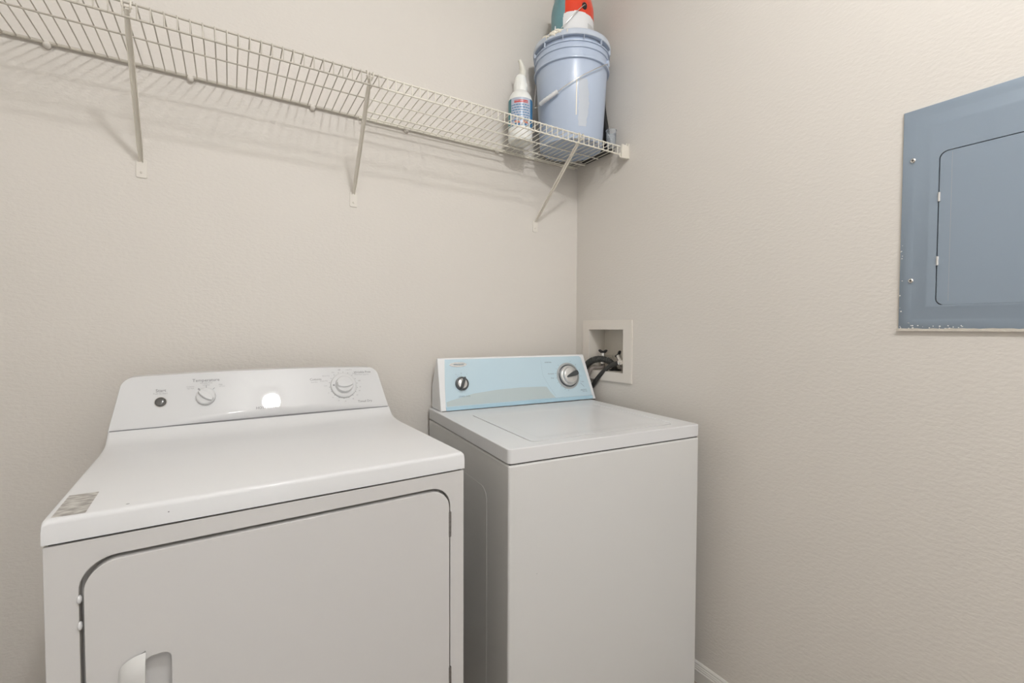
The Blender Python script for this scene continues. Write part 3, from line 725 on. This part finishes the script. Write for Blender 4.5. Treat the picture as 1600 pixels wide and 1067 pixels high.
# ------------------------------------------------------------------ clear cup and black tool beside the bucket
b = MB(); b.lathe([(0, .001), (.0165, .001), (.0175, .0), (.0205, .062), (.0222, .064), (.0222, .066), (.0195, .066), (.0165, .003), (0, .003)], ID, 40)
cup = b.build('plastic_cup', 'clear', None, smooth=True); cup.location = (-.0560, -.2760, ZD+.0003)
tag(cup, 'clear plastic cup right of the bucket at the end of the shelf', 'cup')
bt_ = thing('hand_brush', 'black plastic hand brush wedged between the bucket and the right wall', 'brush', (-.022, -.16, ZD))
b = MB(); b.prism([(-.090, 0), (.085, 0), (.090, .016), (.070, .032), (-.060, .034), (-.085, .022)], lambda p, q, d: Vector((d, p, q+.0005)), -.018, .013); b.build('brush_head', 'black', bt_, bevel=.004, seg=3)
b = MB(); b.tube(spline([(.002, -.058, .025), (.004, -.052, .07), (.006, -.040, .13), (.007, -.030, .19), (.008, -.026, .255)], 6), .009, 12, radii=[.0155-.0085*min(1, i/20) for i in range(25)]); b.build('brush_handle', 'black', bt_, smooth=True)

# ------------------------------------------------------------------ ELECTRICAL PANEL
PY0, PY1, PZ0, PZ1 = -1.2050, -1.5830, 1.2200, 1.7315
ep = thing('electrical_panel', 'grey-blue steel electrical panel cover set on the right wall', 'electrical panel', (0, -1.394, 1.2200))
EF = lambda p, q, d: Vector((-d, p+1.394, q-1.2200))     # p = world y, q = world z, d = out of the wall
b = MB()
def rr_(i): return [(PY1+i, PZ0+i), (PY0-i, PZ0+i), (PY0-i, PZ1-i), (PY1+i, PZ1-i)]
lv = [(0, 0), (0, .0050), (.0018, .0066), (.022, .0078), (.026, .0085), (.050, .0185), (.056, .0190)]
dh = rrect(-1.5120, 1.2740, -1.2745, 1.6170, .016, 6)
for (i0, d0), (i1, d1) in zip(lv, lv[1:]):
    A = rr_(i0); B_ = rr_(i1); b.add([EF(p, q, d0) for p, q in A]+[EF(p, q, d1) for p, q in B_], [(i, (i+1) % 4, 4+(i+1) % 4, 4+i) for i in range(4)])
O, I = ring_face(b, rr_(.056), dh, (-1.393, 1.445), EF, .0190)
walls(b, I, EF, .0190, .0140); b.add([EF(p, q, .0140) for p, q in I], [tuple(range(len(I)))], 1)
b.add([EF(p, q, 0) for p, q in rr_(0)], [(0, 1, 2, 3)])
b.build('cover', ['panel', 'gap'], ep, bevel=.0012, seg=2, ang=60)
b = MB(); b.prism(rrect(-1.5102, 1.2758, -1.2763, 1.6152, .0150, 6), EF, .0145, .0192); edoor = b.build('door', 'panel', ep, bevel=.0010, seg=2)
b = MB(); bar(b, EF, -1.2968, 1.284, -1.2968, 1.612, .0007, .0194); b.build('door_fold', 'ink_soft', edoor)
b = MB(); b.prism(rrect(-1.506, 1.43, -1.480, 1.470, .005), EF, .0185, .0235); b.build('latch', 'dark', edoor, bevel=.001)
for z in (1.517, 1.3745):
    b = MB(); b.tube([EF(-1.2768, z-.010, .0203), EF(-1.2768, z+.010, .0203)], .0024, 10); b.box((-.0205, -1.2790+1.394, z-.010-1.22), (-.0180, -1.2770+1.394, z+.010-1.22))
    b.build('hinge', 'silver', ep, smooth=True)['label'] = 'small pale metal hinge barrel'
for y, z in ((-1.2255, 1.6145), (-1.2275, 1.3350), (-1.5625, 1.6145), (-1.5625, 1.3350)):
    b = MB(); f_ = lambda x, yy, h, y=y, z=z: EF(y+x, z+yy, .0078+h)
    b.lathe([(.0060, 0), (.0060, .0008), (.0045, .0028), (.0020, .0036), (0, .0036)], f_, 18)
    sc = b.build('screw', 'chrome', ep, smooth=True)
    b = MB(); bar(b, f_, -.0028, -.0010, .0028, .0010, .0013, .0040); bar(b, f_, -.0010, .0028, .0010, -.0028, .0013, .0040); b.build('screw_slot', 'gap', sc)
# beige paint and caulk along the lower and left edges
b = MB(); random.seed(3)
n = 40
top = [(PY0+.0030-(PY0-PY1+.006)*k/n, PZ0+.0020+random.uniform(0, .0022)) for k in range(n+1)]
poly = [(PY0+.0036, PZ0-.0030)]+top+[(PY1-.003, PZ0-.0030)]
b.prism(poly, EF, .0004, .0078)
poly = []
for k in range(33):
    z = PZ0+(PZ1-PZ0)*k/32; poly.append((PY0-.0002-.0016*max(0, sin(pi*(z-1.30)/.42))+.0004*sin(k*1.9), z))
poly += [(PY0+.0022, PZ1), (PY0+.0022, PZ0)]
b.prism(poly, EF, .0004, .0030)
b.build('caulk', 'caulk', ep)
b = MB(); random.seed(5)
for k in range(34):
    if k < 20: y, z = PY0-random.uniform(.004, .12), PZ0+random.uniform(.003, .010)
    elif k < 29: y, z = PY0-random.uniform(.002, .006), PZ0+random.uniform(.02, .20)
    else: y, z = random.choice(((-1.225, 1.236), (-1.2135, 1.240), (-1.3005, 1.2915), (-1.2560, 1.630), (-1.42, 1.672)))
    d = .0088 if z < 1.30 else .0084
    if (y, z) == (-1.3005, 1.2915): d = .0198
    if (y, z) in ((-1.256, 1.630), (-1.42, 1.672)): continue
    disc(b, EF, y, z, random.uniform(.0007, .0022), random.uniform(.0006, .0016), d, 7)
b.build('paint_flecks', 'bottle', ep)

# ------------------------------------------------------------------ WASHER OUTLET BOX
ob = thing('outlet_box', 'beige recessed laundry outlet box in the right wall by the corner', 'outlet box', (0, -.2034, 1.1265))
OF = lambda p, q, d: Vector((-d, p+.2034, q-1.1265))
b = MB(); o4 = [(-.3520, .9985), (-.0547, .9985), (-.0547, 1.2560), (-.3520, 1.2560)]; i4 = [(HOLE[0]+.001, HOLE[2]+.001), (HOLE[1]-.001, HOLE[2]+.001), (HOLE[1]-.001, HOLE[3]-.001), (HOLE[0]+.001, HOLE[3]-.001)]
O, I = ring_face(b, o4, i4, (-.2, 1.127), OF, .0075); O2, I2 = ring_face(b, o4, i4, (-.2, 1.127), OF, .0005)
walls(b, O, OF, .0005, .0075); walls(b, I, OF, .0075, .0005); b.build('face_frame', 'box', ob, bevel=.002, seg=2, ang=60)
b = MB(); i5 = [(HOLE[0]+.0015, HOLE[2]+.0015), (HOLE[1]-.0015, HOLE[2]+.0015), (HOLE[1]-.0015, HOLE[3]-.0015), (HOLE[0]+.0015, HOLE[3]-.0015)]
walls(b, i5, OF, .0005, -.088); b.add([OF(p, q, -.088) for p, q in i5], [(0, 1, 2, 3)]); b.build('recess_box', 'box_in', ob)
MB().lathe([(.026, 0), (.026, .004), (.020, .004), (.020, -.001)], lambda x, y, h: OF(-.2030+y, 1.0395+h, -.050+x), 28).build('drain_collar', 'black', ob, smooth=True)
def valve(y, z, x, label, ang):
    t = thing('water_valve', label, 'valve', (x, y, z))
    b = MB(); b.tube([(0, 0, -.030), (0, 0, .012)], .0105, 14); b.tube([(.004, 0, -.006), (.050, 0, -.006)], .0085, 12)
    b.build('valve_body', 'chrome', t, smooth=True)
    b = MB(); b.lathe([(.0125, -.020), (.0125, -.034), (.0115, -.036)], ID, 6); b.lathe([(.0115, -.008), (.0115, -.018)], ID, 6); b.build('coupling', 'chrome', t)
    b = MB(); c, s = cos(ang), sin(ang)
    for sg in (-1, 1):
        b.tube(spline([(0, 0, .014), (sg*.008*c, sg*.008*s, .017), (sg*.015*c, sg*.015*s, .021), (sg*.019*c, sg*.019*s, .019)], 4), .0045, 8, radii=[.0055]*4+[.0065]*4+[.006]*4+[.004])
    b.tube([(0, 0, .010), (0, 0, .021)], .005, 10); b.build('valve_handle', 'black', t, smooth=True)
    return t
valve(-.1430, 1.1010, .0340, 'chrome water valve with black handle at the left of the outlet box', radians(110))
v2 = valve(-.2480, 1.0955, .0300, 'chrome water valve with black handle at the right of the outlet box', radians(75))
v2.rotation_euler = (radians(-38), radians(12), 0)
# drain hose
sp = spline([(-.030, -.030, .72), (-.030, -.030, .90), (-.026, -.042, .99), (-.020, -.088, 1.050), (-.012, -.122, 1.078), (.002, -.146, 1.0865), (.020, -.166, 1.0860), (.036, -.184, 1.0760), (.046, -.196, 1.0580), (.050, -.203, 1.0330), (.050, -.204, 1.012)], 26)
rad = []
acc = 0
for i, p in enumerate(sp):
    if i: acc += (p-sp[i-1]).length
    rad.append(.0124+.0024*(1 if int(acc/.0029) % 2 else 0))
tag(MB().tube(sp, .012, 16, radii=rad).build('drain_hose', 'hose_dark', None, smooth=False), 'dark corrugated drain hose arching from behind the washer into the outlet box', 'hose')
sp = spline([(.029, -.266, 1.080), (.020, -.244, 1.074), (.008, -.222, 1.064), (-.006, -.190, 1.036), (-.012, -.164, 1.008), (-.014, -.138, .978), (-.016, -.108, .940), (-.018, -.060, .86), (-.018, -.05, .74)], 10)
t = thing('supply_hose', 'smooth black water hose running from the right valve down behind the washer', 'hose', (0, -.2, 1.05))
b = MB(); b.tube([p-Vector((0, -.2, 1.05)) for p in sp], .0092, 14); b.build('hose', 'rubber', t, smooth=True)
b = MB(); q0 = sp[0]-Vector((0, -.2, 1.05)); q1 = sp[9]-Vector((0, -.2, 1.05)); b.tube([q0+(q0-q1)*.25, q0+(q1-q0)*.75], .0118, 14); b.build('ferrule', 'chrome', t, smooth=True)
sp = spline([(.034, -.143, 1.064), (.034, -.146, 1.053), (.026, -.136, 1.0480), (.010, -.128, 1.0475), (-.011, -.122, 1.045), (-.020, -.112, 1.020), (-.018, -.090, .970), (-.012, -.055, .920), (-.010, -.013, .840), (-.010, -.012, .74)], 10)
tag(MB().tube(sp, .0080, 14).build('supply_hose', 'hose_grey', None, smooth=True), 'grey water hose from the left valve, beneath the corrugated hose', 'hose')
